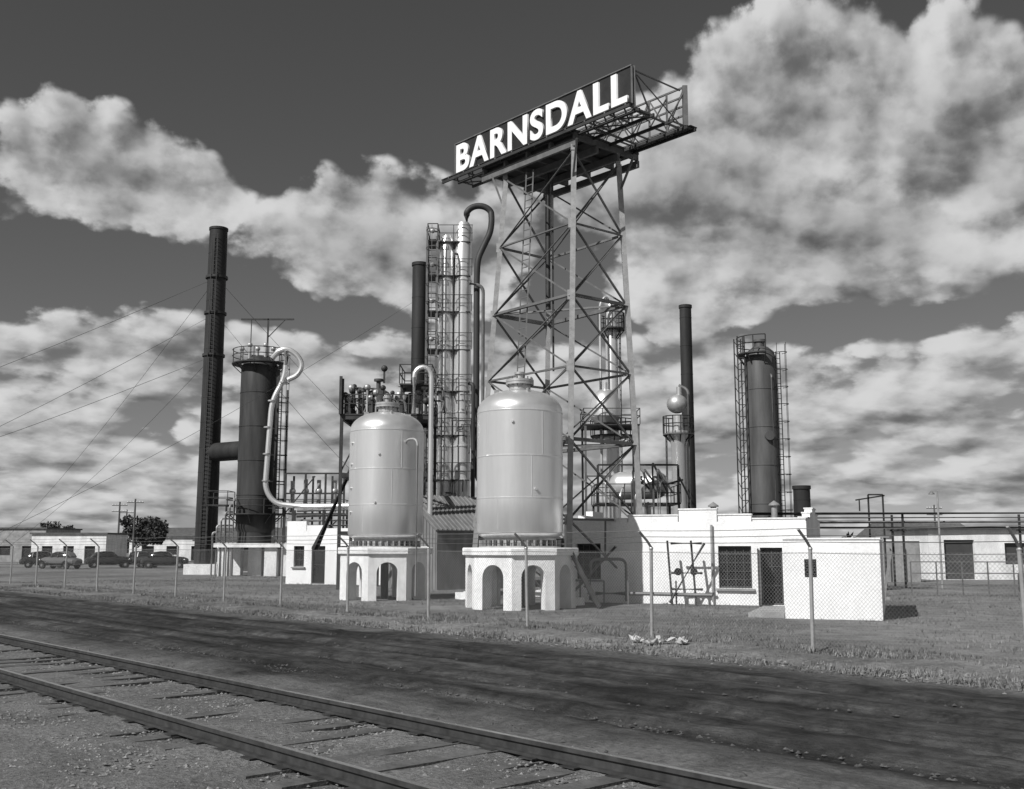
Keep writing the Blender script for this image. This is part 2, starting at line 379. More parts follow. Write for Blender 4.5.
# ------------------------------------------------------------------ storage vessels on arched pedestals
def vessel(cx,cy,rot,nozzle):
    V=Asm('pressure_tank'); r=1.58
    prof=[(1.30,2.48),(1.34,2.5),(1.50,2.58),(r,2.72)]
    for z in(3.9,5.4): prof+=[(r,z-.03),(r+.010,z-.02),(r+.010,z+.02),(r,z+.03)]
    prof+=[(r,7.0),(r+.012,7.01),(r+.012,7.05),(r-.01,7.06)]
    for i in range(1,13):
        t=math.pi/2*i/13; prof.append((r*math.cos(t)**.85,7.06+.86*math.sin(t)))
    prof+=[(.42,7.92)]
    V.lathe('shell','alu',cx,cy,prof,72)
    V.lathe('neck','aludark',cx,cy,[(.40,7.85),(.40,8.12),(.52,8.12),(.52,8.20),(.50,8.20),(.50,8.22),(.52,8.22),(.52,8.31),(.1,8.34),(.001,8.35)],32)
    for i in range(14):
        t=2*math.pi*i/14; V.cyl('flange_bolts','steel',(cx+.46*math.cos(t),cy+.46*math.sin(t),8.06),(cx+.46*math.cos(t),cy+.46*math.sin(t),8.40),.03,n=6)
    V.cyl('top_nozzle','aludark',(cx,cy,8.3),(cx,cy,8.52),.14); V.cyl('top_nozzle','aludark',(cx,cy,8.52),(cx,cy,8.6),.2)
    for t in(.4,1.9,3.6,5.0): V.box('lugs','aludark',(cx+.95*math.cos(t),cy+.95*math.sin(t),7.80),(.2,.04,.16),t)
    V.lathe('skirt','aludark',cx,cy,[(1.32,2.50),(1.32,2.20),(1.50,2.20),(1.50,2.14)],64)
    for i in range(36):
        t=2*math.pi*i/36; V.box('gussets','aludark',(cx+1.41*math.cos(t),cy+1.41*math.sin(t),2.31),(.17,.035,.2),t)
        V.cyl('anchor_bolts','steeld',(cx+1.44*math.cos(t+.08),cy+1.44*math.sin(t+.08),2.14),(cx+1.44*math.cos(t+.08),cy+1.44*math.sin(t+.08),2.40),.028,n=6)
    for (t,za,zb) in((R(-120),2.75,3.87),(R(-75),3.93,5.37),(R(-140),5.43,6.98),(R(-60),5.43,6.98)):
        V.beam('weld_seams','alu',(cx+(r-.008)*math.cos(t),cy+(r-.008)*math.sin(t),za),(cx+(r-.008)*math.cos(t),cy+(r-.008)*math.sin(t),zb),.03)
    for (t,z) in nozzle:
        c,d=math.cos(t),math.sin(t)
        V.cyl('nozzles','alu',(cx+(r-.05)*c,cy+(r-.05)*d,z),(cx+(r+.07)*c,cy+(r+.07)*d,z),.05,n=12)
    Ro=1.86; Ri=1.25; w=Ro*math.tan(math.pi/8); H=1.86; aw=.43; spz=1.12
    for k in range(8):
        th=rot+k*math.pi/4; n_=Vector((math.cos(th),math.sin(th),0)); u_=Vector((-n_.y,n_.x,0)); c0=Vector((cx,cy,0))
        arc=[(-aw,0),(-aw,spz)]+[(-aw*math.cos(math.pi*i/10),spz+aw*math.sin(math.pi*i/10)) for i in range(1,10)]+[(aw,spz),(aw,0)]
        out=[(-w,0)]+arc+[(w,0),(w,H),(-w,H)]
        f=Ri/Ro
        inn=[(-w*f,0)]+arc+[(w*f,0),(w*f,H),(-w*f,H)]
        A=[c0+n_*Ro+u_*u+Vector((0,0,z)) for u,z in out]; B=[c0+n_*Ri+u_*u+Vector((0,0,z)) for u,z in inn]
        m_=len(out); V.P('pedestal','conc').add(A+B,[tuple(range(m_)),tuple(range(2*m_-1,m_-1,-1))]+[(i+1,i,i+m_,i+1+m_) for i in range(1,m_-4)])
    cs=1/math.cos(math.pi/8)
    V.lathe('pedestal_slab','conc',cx,cy,[(.01,1.86),(1.94*cs,1.86),(1.97*cs,1.89),(1.97*cs,2.11),(1.94*cs,2.14),(.01,2.14)],8,rot+math.pi/8)
    V.cyl('drain_pipe','steeld',(cx,cy,0),(cx,cy,1.86),.16)
    return V
V=vessel(.29,38.6,R(-90-31),[(R(-70),4.2),(R(-100),6.6)])
V.done()
V=vessel(-5.38,45.0,R(-90-35),[(R(-150),3.6),(R(-150),4.6),(R(-150),5.6),(R(-148),6.5),(R(-100),4.0),(R(-95),6.0)])
V.tube('vent_pipe','aludark',fillet([(-3.9,43.2,.2),(-3.9,43.2,6.6),(-4.4,43.6,6.6),(-4.5,44.0,6.3)],.3),.05,8)
V.done()
# ------------------------------------------------------------------ sign tower
B=Asm('steel_sign_tower')
ZT=18.2
top=[Vector(p) for p in((-.30,44.5,ZT),(2.5,41.05,ZT),(4.5,42.7,ZT),(1.7,46.15,ZT))]
bot=[Vector(p) for p in((-1.75,44.75,.25),(2.1,40.2,.25),(5.27,42.66,.25),(1.42,47.2,.25))]
def TP(i,z):
    f=(z-.25)/(ZT-.25); return bot[i%4].lerp(top[i%4],f)
lv=[.25,3.2,6.3,9.2,12.1,15.1,ZT]
for i in range(4):
    B.angle('legs','galv',bot[i],top[i],.21,.03)
    B.box('footings','conc',(bot[i].x,bot[i].y,.14),(.9,.9,.28),PHI)
    B.box('footings','steel',(bot[i].x,bot[i].y,.30),(.4,.4,.04),PHI)
    for j in range(len(lv)-1):
        a0,a1,b0,b1=TP(i,lv[j]),TP(i,lv[j+1]),TP(i+1,lv[j]),TP(i+1,lv[j+1])
        if j>0: B.angle('belts','steel',a0,b0,.15 if j%2==0 else .09,.02)
        B.angle('braces','steel',a0,b1,.07,.015); B.angle('braces','steel',b0,a1,.07,.015)
        if j>0:
            for p,s_ in((a0,b0),(b0,a0)):
                d=(s_-p).normalized(); B.beam('gusset_plates','galv',p+d*.02+Vector((0,0,-.2)),p+d*.02+Vector((0,0,.2)),.04,.3)
        if j==0: B.angle('braces','steel',a0.lerp(b1,.5),(a1+b1)/2,.07,.012)
for z in(6.3,12.1):
    B.angle('belts','steel',TP(0,z),TP(2,z),.1,.02); B.angle('belts','steel',TP(1,z),TP(3,z),.1,.02)
fa,fb=TP(0,.3).lerp(TP(1,.3),.42),TP(0,ZT).lerp(TP(1,ZT),.35)
dd=Vector((D.x,D.y,0))*.22; off=Vector((Nn.x,Nn.y,0))*.12
for s_ in(-1,1): B.beam('ladder','steel',fa+dd*s_+off,fb+dd*s_+off,.055)
k=int((fb-fa).length/.33)
for i in range(k):
    p=fa.lerp(fb,i/k)+off; B.beam('ladder','steel',p-dd,p+dd,.03)
B.cyl('riser','steeld',(1.55,43.9,12.2),(1.55,43.9,ZT),.11); B.beam('riser','steeld',(1.75,43.7,9.5),(1.75,43.7,ZT),.08)
S1=Vector((.665,-.747,0)); S2=Vector((.747,.665,0)); rs=math.atan2(S1.y,S1.x)
PF=Vector((2.55,41.02,0))-S2*.1; PL=5.9; PD=3.9
PC=PF-S1*PL/2+S1*.15+S2*PD/2
B.box('platform_deck','steeld',(PC.x,PC.y,18.98),(PL,PD,.10),rs)
for f in(-.5,-.25,0,.25,.5):
    p=PC+S1*PL*f*.97; B.beam('platform_joists','steel',(p.x-S2.x*PD/2,p.y-S2.y*PD/2,18.8),(p.x+S2.x*PD/2,p.y+S2.y*PD/2,18.8),.12,.26)
for f in(-.5,-.17,.17,.5):
    p=PC+S2*PD*f*.97; q0=p-S1*PL/2; q1_=p+S1*PL/2; B.beam('platform_girders','steel',(q0.x,q0.y,18.5),(q1_.x,q1_.y,18.5),.14,.3)
for i in range(4):
    B.beam('platform_struts','steel',TP(i,17.0),(PC.x+(top[i].x-PC.x)*1.25,PC.y+(top[i].y-PC.y)*1.25,18.4),.08)
    B.beam('legs_cap','galv',top[i],(top[i].x,top[i].y,18.45),.2)
B.done()
# ------------------------------------------------------------------ sign
G=Asm('lettered_roof_sign')
def SP(t,o_,z): return (-2.6+S1.x*t+S2.x*o_,46.8+S1.y*t+S2.y*o_,z)
LS=10.95; zb,zt=19.12,20.72
G.box('sign_face','black',SP(LS/2,.0,(zb+zt)/2),(LS,.06,zt-zb),rs)
for z in(zb,zt): G.beam('sign_border','steel',SP(-.03,-.05,z),SP(LS+.03,-.05,z),.07,.04)
for t in(0,LS): G.beam('sign_border','steel',SP(t,-.05,zb+.03),SP(t,-.05,zt-.03),.04,.07)
k=10
for i in range(k+1):
    t=LS*i/k
    G.beam('back_posts','steel',SP(t,.09,zb-.1),SP(t,.09,zt),.08)
    G.beam('back_struts','steel',SP(t,.09,zt-.2),SP(t,1.0,zb-.05),.05)
    G.beam('catwalk_brackets','steel',SP(t,-.45,zb-.12),SP(t,1.1,zb-.12),.06)
for o_,z in((-.4,zb-.2),(.15,zb-.22),(1.0,zb-.2)): G.beam('stringers','steeld',SP(-.5 if o_<0 else 0,o_,z),SP(LS+.2,o_,z),.08,.12)
G.box('catwalk','steeld',SP(LS/2-.2,-.27,zb-.07),(LS+.7,.34,.04),rs)
for i in range(k): G.beam('truss_diagonals','steel',SP(LS*i/k,.15,zb-.22),SP(LS*(i+1)/k,1.0,zb-.2),.05)
o2=3.0; t2a,t2b=1.6,LS+.15
for i in range(k+1):
    t=t2a+(t2b-t2a)*i/k
    G.beam('rear_sign_posts','steel',SP(t,o2,zb-.1),SP(t,o2,zt),.08 if i<k else .2)
    G.beam('rear_sign_struts','steel',SP(t,o2,zt-.2),SP(t,o2-1.0,zb-.05),.05)
    G.beam('rear_brackets','steel',SP(t,o2-1.1,zb-.12),SP(t,o2+.5,zb-.12),.06)
for z in(zb,zb+.4,zb+.8,zb+1.2,zt): G.beam('rear_sign_rails','steel',SP(t2a,o2+.05,z),SP(t2b,o2+.05,z),.07)
for i in range(k):
    a_,b_=t2a+(t2b-t2a)*i/k,t2a+(t2b-t2a)*(i+1)/k
    if i%2: G.beam('rear_sign_diagonals','steel',SP(a_,o2,zb),SP(b_,o2,zt),.05)
    else: G.beam('rear_sign_diagonals','steel',SP(a_,o2,zt),SP(b_,o2,zb),.05)
for o_,z in((o2+.4,zb-.2),(o2-.1,zb-.22),(o2-1.0,zb-.2)): G.beam('rear_stringers','steeld',SP(t2a,o_,z),SP(t2b+.2,o_,z),.08,.12)
G.box('rear_catwalk','steeld',SP((t2a+t2b)/2,o2+.35,zb-.07),(t2b-t2a+.3,.42,.04),rs)
for t in(LS-.1,LS-2.4,LS-4.6,LS-7,2):
    G.beam('cross_ties','steel',SP(t,.1,zt-.1),SP(t,o2,zt-.1),.05); G.beam('cross_ties','steel',SP(t,.1,zb-.15),SP(t,o2,zb-.15),.07)
    G.beam('cross_ties','steel',SP(t,.1,zt-.1),SP(t,o2,zb),.035)
G.beam('cross_ties','steel',SP(LS,.1,zt),SP(LS-2.5,o2,zt-.1),.04)
e=G.done()
tx=bpy.data.curves.new('letters','FONT'); tx.body='BARNSDALL'; tx.extrude=.05; tx.offset=.030; tx.space_character=1.10
tx.materials.append(M['letter']); to=bpy.data.objects.new('letters',tx); S.collection.objects.link(to); bpy.context.view_layer.update()
bb=[Vector(c) for c in to.bound_box]; x0=min(v.x for v in bb); x1=max(v.x for v in bb); y0=min(v.y for v in bb); y1=max(v.y for v in bb)
kx=(LS-.35)/(x1-x0); ky=1.36/(y1-y0)
Z3=Vector((0,0,1)); nrm=S1.cross(Z3)
base=Vector(SP(.18,-.09,zb+.12)); loc=base-S1*kx*x0-Z3*ky*y0
mw=Matrix(((S1.x*kx,0,nrm.x,loc.x),(S1.y*kx,0,nrm.y,loc.y),(0,ky,0,loc.z),(0,0,0,1)))
me=bpy.data.meshes.new_from_object(to); bpy.data.objects.remove(to)
me.transform(mw); lo=bpy.data.objects.new('letters',me); S.collection.objects.link(lo); lo.parent=e
# ------------------------------------------------------------------ stacks
def stack(name,x,y,r0,r1,z0,z1,seam=2.0):
    A=Asm(name); A.cyl('barrel','rust',(x,y,z0),(x,y,z1),r0,r1,n=36,caps=False)
    A.cyl('lining','steeld',(x,y,z1-2),(x,y,z1-.01),r1*.93,n=24,caps=False)
    z=z0+seam
    while z<z1-.3:
        r=r0+(r1-r0)*(z-z0)/(z1-z0); A.lathe('seams','rust',x,y,[(r,z-.03),(r+.012,z-.025),(r+.012,z+.025),(r,z+.03)],36); z+=seam
    A.lathe('top_ring','rust',x,y,[(r1*.93,z1),(r1+.05,z1),(r1+.05,z1-.2),(r1,z1-.2)],36)
    return A
def guys(A,x,y,z,an,r,sag):
    for ax,ay in an:
        p=Vector((x,y,z)); q_=Vector((ax,ay,0)); A.tube('guy_wires','steeld',[p.lerp(q_,i/12)+Vector((0,0,-sag*math.sin(math.pi*i/12))) for i in range(13)],r,4)
A=stack('smokestack',-24.25,84,.88,.72,0,28.2)
A.box('base','conc',(-24.25,84,.4),(2.6,2.6,.8))
A.cyl('breeching_duct','rust',(-24.2,84,9.6),(-19.9,81,9.6),.75,n=24)
for z,an in((24,[(-66,60),(-60,120),(0,110)]),(17.5,[(-60,62),(-55,110)]),(21,[(-58,70),(-5,100)])):
    A.lathe('guy_collar','steeld',-24.25,84,[(.84,z-.1),(.9,z-.1),(.9,z+.1),(.8,z+.1)],24); guys(A,-24.25,84,z,an,.016,1.2)
A.ladder(-24.25,83.05,1,27.5,0,-1,cage=False); A.done()
A=stack('smokestack',-5.95,66,.5,.48,0,20.3); guys(A,-5.95,66,18,((-30,50),),.010,.8); A.done()
A=stack('smokestack',12.15,72,.43,.41,0,18.9); A.done()
A=stack('smokestack',16.5,60,.48,.47,0,5.6,1.2); A.done()
# ------------------------------------------------------------------ left column
A=Asm('fractionating_column'); cx,cy=-19.45,80; r=1.42
A.lathe('shell','coldark',cx,cy,[(.01,3.0),(1.2,3.1),(r,3.5)]+[q for z in(6,8.6,11.2,13.8) for q in((r,z-.04),(r+.03,z-.03),(r+.03,z+.03),(r,z+.04))]+[(r,15.7),(1.2,16.3),(.7,16.7),(.01,16.8)],48)
A.lathe('skirt','coldark',cx,cy,[(1.25,3.3),(1.3,2.4)],32)
for k in range(4):
    dx,dy=((-1,-1),(1,-1),(1,1),(-1,1))[k]; A.box('pedestal','conc',(cx+dx*1.7,cy+dy*1.5,1.05),(.9,.9,2.1))
A.box('pedestal','conc',(cx,cy,2.25),(4.9,4.4,.3)); A.box('pedestal','conc',(cx+.2,cy,1.05),(1.0,1.0,2.1))
A.box('side_wing','conc',(cx+3.4,cy-.5,1.2),(1.6,2.5,2.4))
A.ringplat('top_platform','steeld',cx,cy,16.1,1.45,2.15); A.ringplat('mid_platform','steeld',cx,cy,4.6,1.45,2.2)
A.beam('davit','steeld',(cx+.5,cy,16.6),(cx+.5,cy,19.7),.12); A.beam('davit','steeld',(cx-1.6,cy,19.65),(cx+2.5,cy,19.65),.12)
A.beam('davit','steeld',(cx-.8,cy,19.6),(cx-.8,cy,16.6),.06); A.beam('davit','steeld',(cx+.5,cy,18.2),(cx+1.8,cy,19.6),.06)
for i in range(5): 
    A.cyl('top_fittings','aludark',(cx-1.3+i*.6,cy-.6,16.2),(cx-1.3+i*.6,cy-.6,17.1+.3*(i%2)),.12,n=10); A.ball('top_fittings','aludark',(cx-1.3+i*.6,cy-.6,17.2+.3*(i%2)),.2,n=10)
A.ladder(cx+1.75,cy-.5,2.4,16.1,1,-.3); A.beam('riser_pipes','steeld',(cx+1.65,cy-1.0,2.4),(cx+1.65,cy-1.0,15.5),.22); A.beam('riser_pipes','steeld',(cx+2.3,cy-.6,2.4),(cx+2.3,cy-.6,14.0),.12)
for z in(5,7,9,11,13): A.beam('riser_pipes','steeld',(cx+1.2,cy-1,z),(cx+2.4,cy-.6,z),.08)
A.tube('overhead_pipe','alu',smooth([(cx+1.2,78.4,16.2),(-17.6,78.2,16.8),(-16.9,78.2,16.9),(-16.2,78.2,16.4),(-15.9,78.2,15.7),(-16.2,78.2,15.0),(-16.9,78.2,14.6)]),.20)
A.tube('transfer_pipe','alu',fillet([(-17.1,78.2,16.8),(-17.1,78.2,14.8),(-18.05,78.2,13.0),(-18.35,78.2,6.4),(-17.6,78.2,5.3),(-15.5,78.2,5.1),(-9,76,5.1)],.9),.20)
A.tube('transfer_pipe','alu',[(-16,78.6,4.4),(-9,76.5,4.4)],.14)
for z in(7,9,11,13,14.4): A.lathe('pipe_flanges','aludark',-18.3 if z<13 else (-18.05 if z==13 else -17.2),78.2,[(.2,z-.05),(.3,z-.05),(.3,z+.05),(.2,z+.05)],16)
for x in(-16.2,-14.2,-12.2): A.beam('pipe_supports','steeld',(x,78.1,0),(x,78.1,4.9),.14)
A.rectplat(-17,-12.6,79,82,4.6)
for x in(-16.6,-15.6,-14.6,-13.4): A.cyl('manifold','aludark',(x,79.6,4.7),(x,79.6,6.2+random.random()*1.2),.16,n=10); A.ball('manifold','alu',(x,79.6,6.3),.26,n=10)
for x in(-17,-15.5,-14,-12.6):
    for y in(79,82): A.beam('rack_legs','steeld',(x,y,0),(x,y,7.6),.14)
for z in(6.1,7.6): A.beam('rack_legs','steeld',(-17,79,z),(-12.6,79,z),.12)
A.beam('rack_legs','steeld',(-17,79,0),(-12.6,79,4.6),.08); A.beam('rack_legs','steeld',(-17,79,4.6),(-14.8,79,7.4),.08)
for k in range(6): A.tube('small_pipes','steel' if k%2 else 'aludark',fillet([(cx-2.6+.3*k,78,0),(cx-2.6+.3*k,78,3.2+.5*k),(cx-1.3,78.6,3.2+.5*k)],.2),.07,6)
A.rectplat(cx-3.2,cx-1.6,78,80,5.2)
for x in(cx-3.1,cx-1.7): A.beam('rack_legs','steeld',(x,78.1,2.3),(x,78.1,5.2),.1)
A.done()
# ------------------------------------------------------------------ central twin process column
A=Asm('distillation_tower'); Y=61.6
for cx,zt_,m_,rr in((-3.95,20.9,'alu',.42),(-2.95,21.7,'alu',.50)):
    A.lathe('shells',m_,cx,Y,[(rr,0)]+[q for z in range(2,20,2) for q in((rr,z-.05),(rr+.04,z-.04),(rr+.04,z+.04),(rr,z+.05))]+[(rr,zt_-.4),(rr*.7,zt_-.1),(.01,zt_)],28)
for i,z in enumerate((20.3,18.2,16.0,13.7,11.2,8.6,6.0)):
    A.rectplat(-5.05,-4.45,60.9,62.6,z)
    A.box('landings','steeld',(-3.5,61.9,z),(2.0,1.6,.07))
    for h in(.5,1.0): A.beam('handrails','steeld',(-4.45,61.0,z+h),(-2.35,61.0,z+h),.035)
    for x in(-3.5,-2.4): A.beam('rail_posts','steeld',(x,61.0,z),(x,61.0,z+1),.04)
    A.ball('valves','aludark',(-4.75,60.9,z+.6),.15,n=8)
A.ladder(-4.75,61.0,0,20.6,0,-1,m='steel')
for x in(-5.05,-4.45): A.beam('frame','steel',(x,60.9,0),(x,60.9,20.3),.09)
gn=[(-2.75,61.6,21.3),(-2.75,61.6,22.2)]+[(-2.0-.78*math.cos(math.pi*i/10),61.4,22.0+.62*math.sin(math.pi*i/10)) for i in range(1,10)]+[(-1.22,61.2,21.6),(-1.3,61.2,20.9),(-1.7,61.1,20.0),(-2.05,61.0,19.2),(-2.1,61,18),(-2.1,61,6.6),(-1.9,61,5.9),(-1.2,61,5.6)]
A.tube('vapour_line','coldark',fillet(gn,.5,4),.19,12)
A.tube('downcomers','steel',fillet([(-2.5,60.6,17.6),(-1.7,60.5,17.4),(-1.7,60.5,3)],.4),.10,8)
A.tube('downcomers2','coldark',fillet([(-2.5,60.6,11.6),(-2.25,60.4,11.5),(-2.25,60.4,1)],.3),.12,8)
A.tube('downcomers3','steeld',fillet([(-3.45,60.8,1),(-3.45,60.8,19.5),(-3.2,61.5,19.6)],.3),.07,8)
for k in range(16):
    z=random.uniform(3,12); x=random.uniform(-4.6,-2.6); A.tube('small_pipes','steel',[(x,60.7,z),(x+random.uniform(.3,.9),60.7,z),(x+.6,60.7,z-random.uniform(.5,1.5))],.045,6)
A.done()
# ------------------------------------------------------------------ cracking unit behind first tank
A=Asm('cracking_unit')
x0,x1,y0,y1=-8.9,-4.3,54.5,58.5
for x in(x0,-7.4,-5.8,x1):
    for y in(y0,y1): A.beam('frame','steeld',(x,y,0),(x,y,9.9 if x!=x0 else 10.9),.16)
for z in(3,6,9.0):
    for y in(y0,y1): A.beam('frame','steeld',(x0,y,z-.15),(x1,y,z-.15),.14,.2)
    for x in(x0,x1): A.beam('frame','steeld',(x,y0,z-.15),(x,y1,z-.15),.14,.2)
for (a_,b_) in(((x0,0),(-7.4,3)),((-5.8,3),(x1,6)),((x0,6),(-7.4,9)),((-5.8,0),(x1,3))): A.beam('frame','steeld',(a_[0],y0,a_[1]),(b_[0],y0,b_[1]),.07)
A.rectplat(x0-.1,x1+.1,y0-.1,y1+.1,9.0)
A.rectplat(-5.9,-4.2,54.4,57,10.6)
for x in(-5.8,-4.3): A.beam('frame','steeld',(x,54.6,9),(x,54.6,10.6),.1)
for (x,rr,z1_,m_) in((-7.2,.75,10.5,'colgrey'),(-5.9,.45,10.2,'aludark'),(-8.2,.35,10.0,'aludark')):
    A.lathe('drums_%s'%m_,m_,x,56,[(rr,3),(rr,z1_-.4),(rr*.75,z1_-.1),(.3,z1_+.05),(.12,z1_+.1),(.12,z1_+.5),(.25,z1_+.5),(.25,z1_+.62),(.01,z1_+.65)],28)
for k in range(44):
    x=random.uniform(x0,x1); y=random.uniform(54.4,56); z=9.05; h=random.uniform(.4,1.7)
    A.cyl('valves' if k%2 else 'valves_dark','aludark' if k%2 else 'steeld',(x,y,z),(x,y,z+h),.06,n=8); A.ball('valves' if k%2 else 'valves_dark','aludark',(x,y,z+h),random.uniform(.10,.2),n=8)
    if k%3==0: A.tube('small_pipes','steel',fillet([(x,y,z+h),(x+random.uniform(.4,1.2),y,z+h),(x+.8,y,z+.1)],.2),.06,6)
A.tube('gooseneck_pipe','alu',[( -5.1,54.1,9.0),(-5.1,54.1,10.9)]+[(-4.65-.45*math.cos(math.pi*i/8),54.1,10.95+.5*math.sin(math.pi*i/8)) for i in range(1,8)]+[(-4.2,54.1,10.9),(-4.2,54.1,3)],.13,10)
A.tube('diagonal_flue','steeld',[(-10.6,57,2),(-8.2,57,7.6)],.2,10)
A.beam('vent','steeld',(-6.9,56,10.9),(-6.9,56,11.7),.1); A.ball('vent','steeld',(-6.9,56,11.7),.18,n=10)
A.beam('vent','steeld',(-8.95,54.3,9),(-8.95,54.3,11.0),.14)
A.done()
A=Asm('pipe_rack')
for k in range(6):
    z=1.6+.32*k; A.tube('pipes' if k%2 else 'pipes_dark','aludark' if k%2 else 'steel',[(-13.5,66+.1*k,z+1.2),(-3.5,60.5+.1*k,z+1.2)],.09,8)
for k in range(6): 
    t=k/5; A.beam('posts','steeld',(-13.5+10*t,65.6-5.5*t,0),(-13.5+10*t,65.6-5.5*t,4.4),.14)
A.done()
# ------------------------------------------------------------------ units seen through the tower
A=Asm('stripping_column')
A.lathe('shell','alu',6.75,70,[(.45,0),(.45,9.2),(.58,9.3),(.58,9.5),(.42,9.6),(.42,18.1),(.28,18.5),(.01,18.6)],28)
A.ringplat('platform','steeld',6.75,70,9.5,.4,1.5); A.ringplat('platform','steeld',6.75,70,16.8,.4,.9)
A.ladder(7.3,69.8,5,17,1,-.3,cage=False)
A.tube('line','aludark',fillet([(6.75,69.3,18.2),(6.3,69.0,18.9),(5.9,69,18.3),(5.9,69,3)],.3),.09,8)
A.lathe('reflux_drum','alu',6.1,68,[(.01,10),(.7,10.1),(1.0,10.5),(1.0,11.4),(.8,12.0),(.4,12.3),(.15,12.35),(.15,12.8),(.01,12.8)],32)
A.rectplat(4.6,8.2,66.8,70,9.9)
for x in(4.7,8.1):
    for y in(66.9,69.9): A.beam('frame','steel',(x,y,0),(x,y,9.9),.14)
for z in(3.3,6.6): A.beam('frame','steel',(4.7,66.9,z),(8.1,66.9,z),.1)
A.beam('frame','steel',(4.7,66.9,0),(8.1,66.9,3.3),.07); A.beam('frame','steel',(8.1,66.9,3.3),(4.7,66.9,6.6),.07)
A.done()
A=Asm('condenser_unit')
A.cyl('drum','alu',(6.3,60,5.6),(8.0,59,5.6),.8,n=32); A.ball('drum','alu',(6.3,60,5.6),.8,n=24); A.ball('drum','alu',(8.0,59,5.6),.8,n=24)
A.rectplat(4.6,9.2,57.4,61,4.5)
for x in(4.7,6.9,9.1):
    for y in(57.5,60.9): A.beam('frame','steeld',(x,y,0),(x,y,6.6 if y<58 else 4.5),.12)
A.beam('frame','steeld',(4.7,57.5,6.6),(9.1,57.5,6.6),.1)
for k in range(14):
    x=random.uniform(4.7,9.1); mm=random.choice(['alu','steel','aludark']); A.tube('small_pipes_'+mm,mm,fillet([(x,57.3,random.uniform(0,2)),(x,57.3,random.uniform(4.6,6.8)),(x+random.uniform(.3,1),57.8,random.uniform(4.6,6))],.2),.06,6)
A.done()
A=Asm('scrubber_column'); cx,cy=10.2,64
A.lathe('shell','alu',cx,cy,[(.46,0),(.46,8.3),(.7,9.0),(.7,9.15),(.3,9.2),(.3,10.1)],28)
A.ball('sphere','aludark',(cx-.05,cy,10.85),.64,.6); A.cyl('sphere_neck','aludark',(cx+.1,cy,11.4),(cx+.1,cy,11.9),.18)
A.ringplat('platform','steel',cx,cy,9.0,.3,.95); 
A.ladder(cx-.75,cy,0,9,-1,0,cage=False)
A.tube('line','steel',fillet([(cx+.6,cy-.3,0),(cx+.6,cy-.3,11.7),(cx+.1,cy,12.0)],.3),.09,8)
A.done()
A=Asm('absorber_column'); cx,cy=15.85,66; r=1.0
A.lathe('shell','colgrey',cx,cy,[(r,0)]+[q for z in(2.4,4.8,7.2,9.6,12.0) for q in((r,z-.04),(r+.025,z-.03),(r+.025,z+.03),(r,z+.04))]+[(r,13.9),(r*.85,14.45),(.5,14.75),(.3,14.8),(.3,15.1),(.4,15.1),(.4,15.25),(.01,15.25)],40)
A.ringplat('top_platform','steeld',cx,cy,14.3,1.05,1.5,90,270); 
for x in(-1.55,-1.12):
    for y in(-.5,.5): A.beam('stair_tower','steeld',(cx+x,cy+y,0),(cx+x,cy+y,15.4),.07)
z=0
while z<15:
    A.beam('stair_tower','steeld',(cx-1.55,cy-.5,z),(cx-1.12,cy-.5,z+.5),.035); A.beam('stair_tower','steeld',(cx-1.55,cy-.5,z+.5),(cx-1.12,cy-.5,z+.5),.05); A.beam('stair_tower','steeld',(cx-1.55,cy-.5,z+.5),(cx-1.55,cy+.5,z+1),.035); z+=.75
A.ladder(cx+1.0,cy-.45,0,14.4,.6,-1,w=.35,cage=True)
for z in(4,9): A.cyl('manholes','colgrey',(cx+.15,cy-1.2,z),(cx+.15,cy-.8,z),.3,n=16)
A.tube('feed_lines','steel',fillet([(cx+.4,cy-1.1,2),(cx+.4,cy-1.1,12.8),(cx+.4,cy-.8,12.9)],.2),.06,6)
A.done()
# ------------------------------------------------------------------ buildings
def wallseg(A,part,m,P,d,length,th,z0,z1,ops):
    n=Vector((-d.y,d.x)); cuts=sorted({0,length,*[o_[0] for o_ in ops],*[o_[1] for o_ in ops]})
    ang=math.atan2(d.y,d.x)
    for a_,b_ in zip(cuts,cuts[1:]):
        mid=(a_+b_)/2; op=[o_ for o_ in ops if o_[0]<=mid<=o_[1]]
        spans=[(z0,z1)]
        if op: spans=[(z0,op[0][2]),(op[0][3],z1)]
        for s0,s1 in spans:
            if s1-s0<.01: continue
            c_=P+d*mid+n*th/2; A.box(part,m,(c_.x,c_.y,(s0+s1)/2),(b_-a_,th,s1-s0),ang)
def window(A,P,d,t0,t1,za,zb_,nx=3,nz_=4,door=False):
    n=Vector((-d.y,d.x)); ang=math.atan2(d.y,d.x); c_=P+d*(t0+t1)/2+n*.2
    A.box('glass','glass',(c_.x,c_.y,(za+zb_)/2),(t1-t0,.02,zb_-za),ang)
    f=P+n*.165
    for i in range(nx+1):
        t=t0+(t1-t0)*i/nx; w_=.07 if i in(0,nx) else .03; t=min(max(t,t0+.035),t1-.035); q_=f+d*t; A.box('window_bars','frame',(q_.x,q_.y,(za+zb_)/2),(w_,.04,zb_-za),ang)
    for i in range(nz_+1):
        z=za+(zb_-za)*i/nz_; h_=.07 if i in(0,nz_) else .03; z=min(max(z,za+.035),zb_-.035); q_=f+d*(t0+t1)/2-n*.003; A.box('window_bars','frame',(q_.x,q_.y,z),(t1-t0,.04,h_),ang)
    if not door:
        q_=P+d*(t0+t1)/2-n*.04; A.box('sills','concg',(q_.x,q_.y,za-.05),(t1-t0+.2,.16,.08),ang)
A=Asm('white_brick_building'); E2=Vector((.94,-.341)); F2=Vector((.341,.94)); ang=math.atan2(E2.y,E2.x)
P=Vector((5.2,41.4))-E2*3.3
LB=9.4; hb=3.12
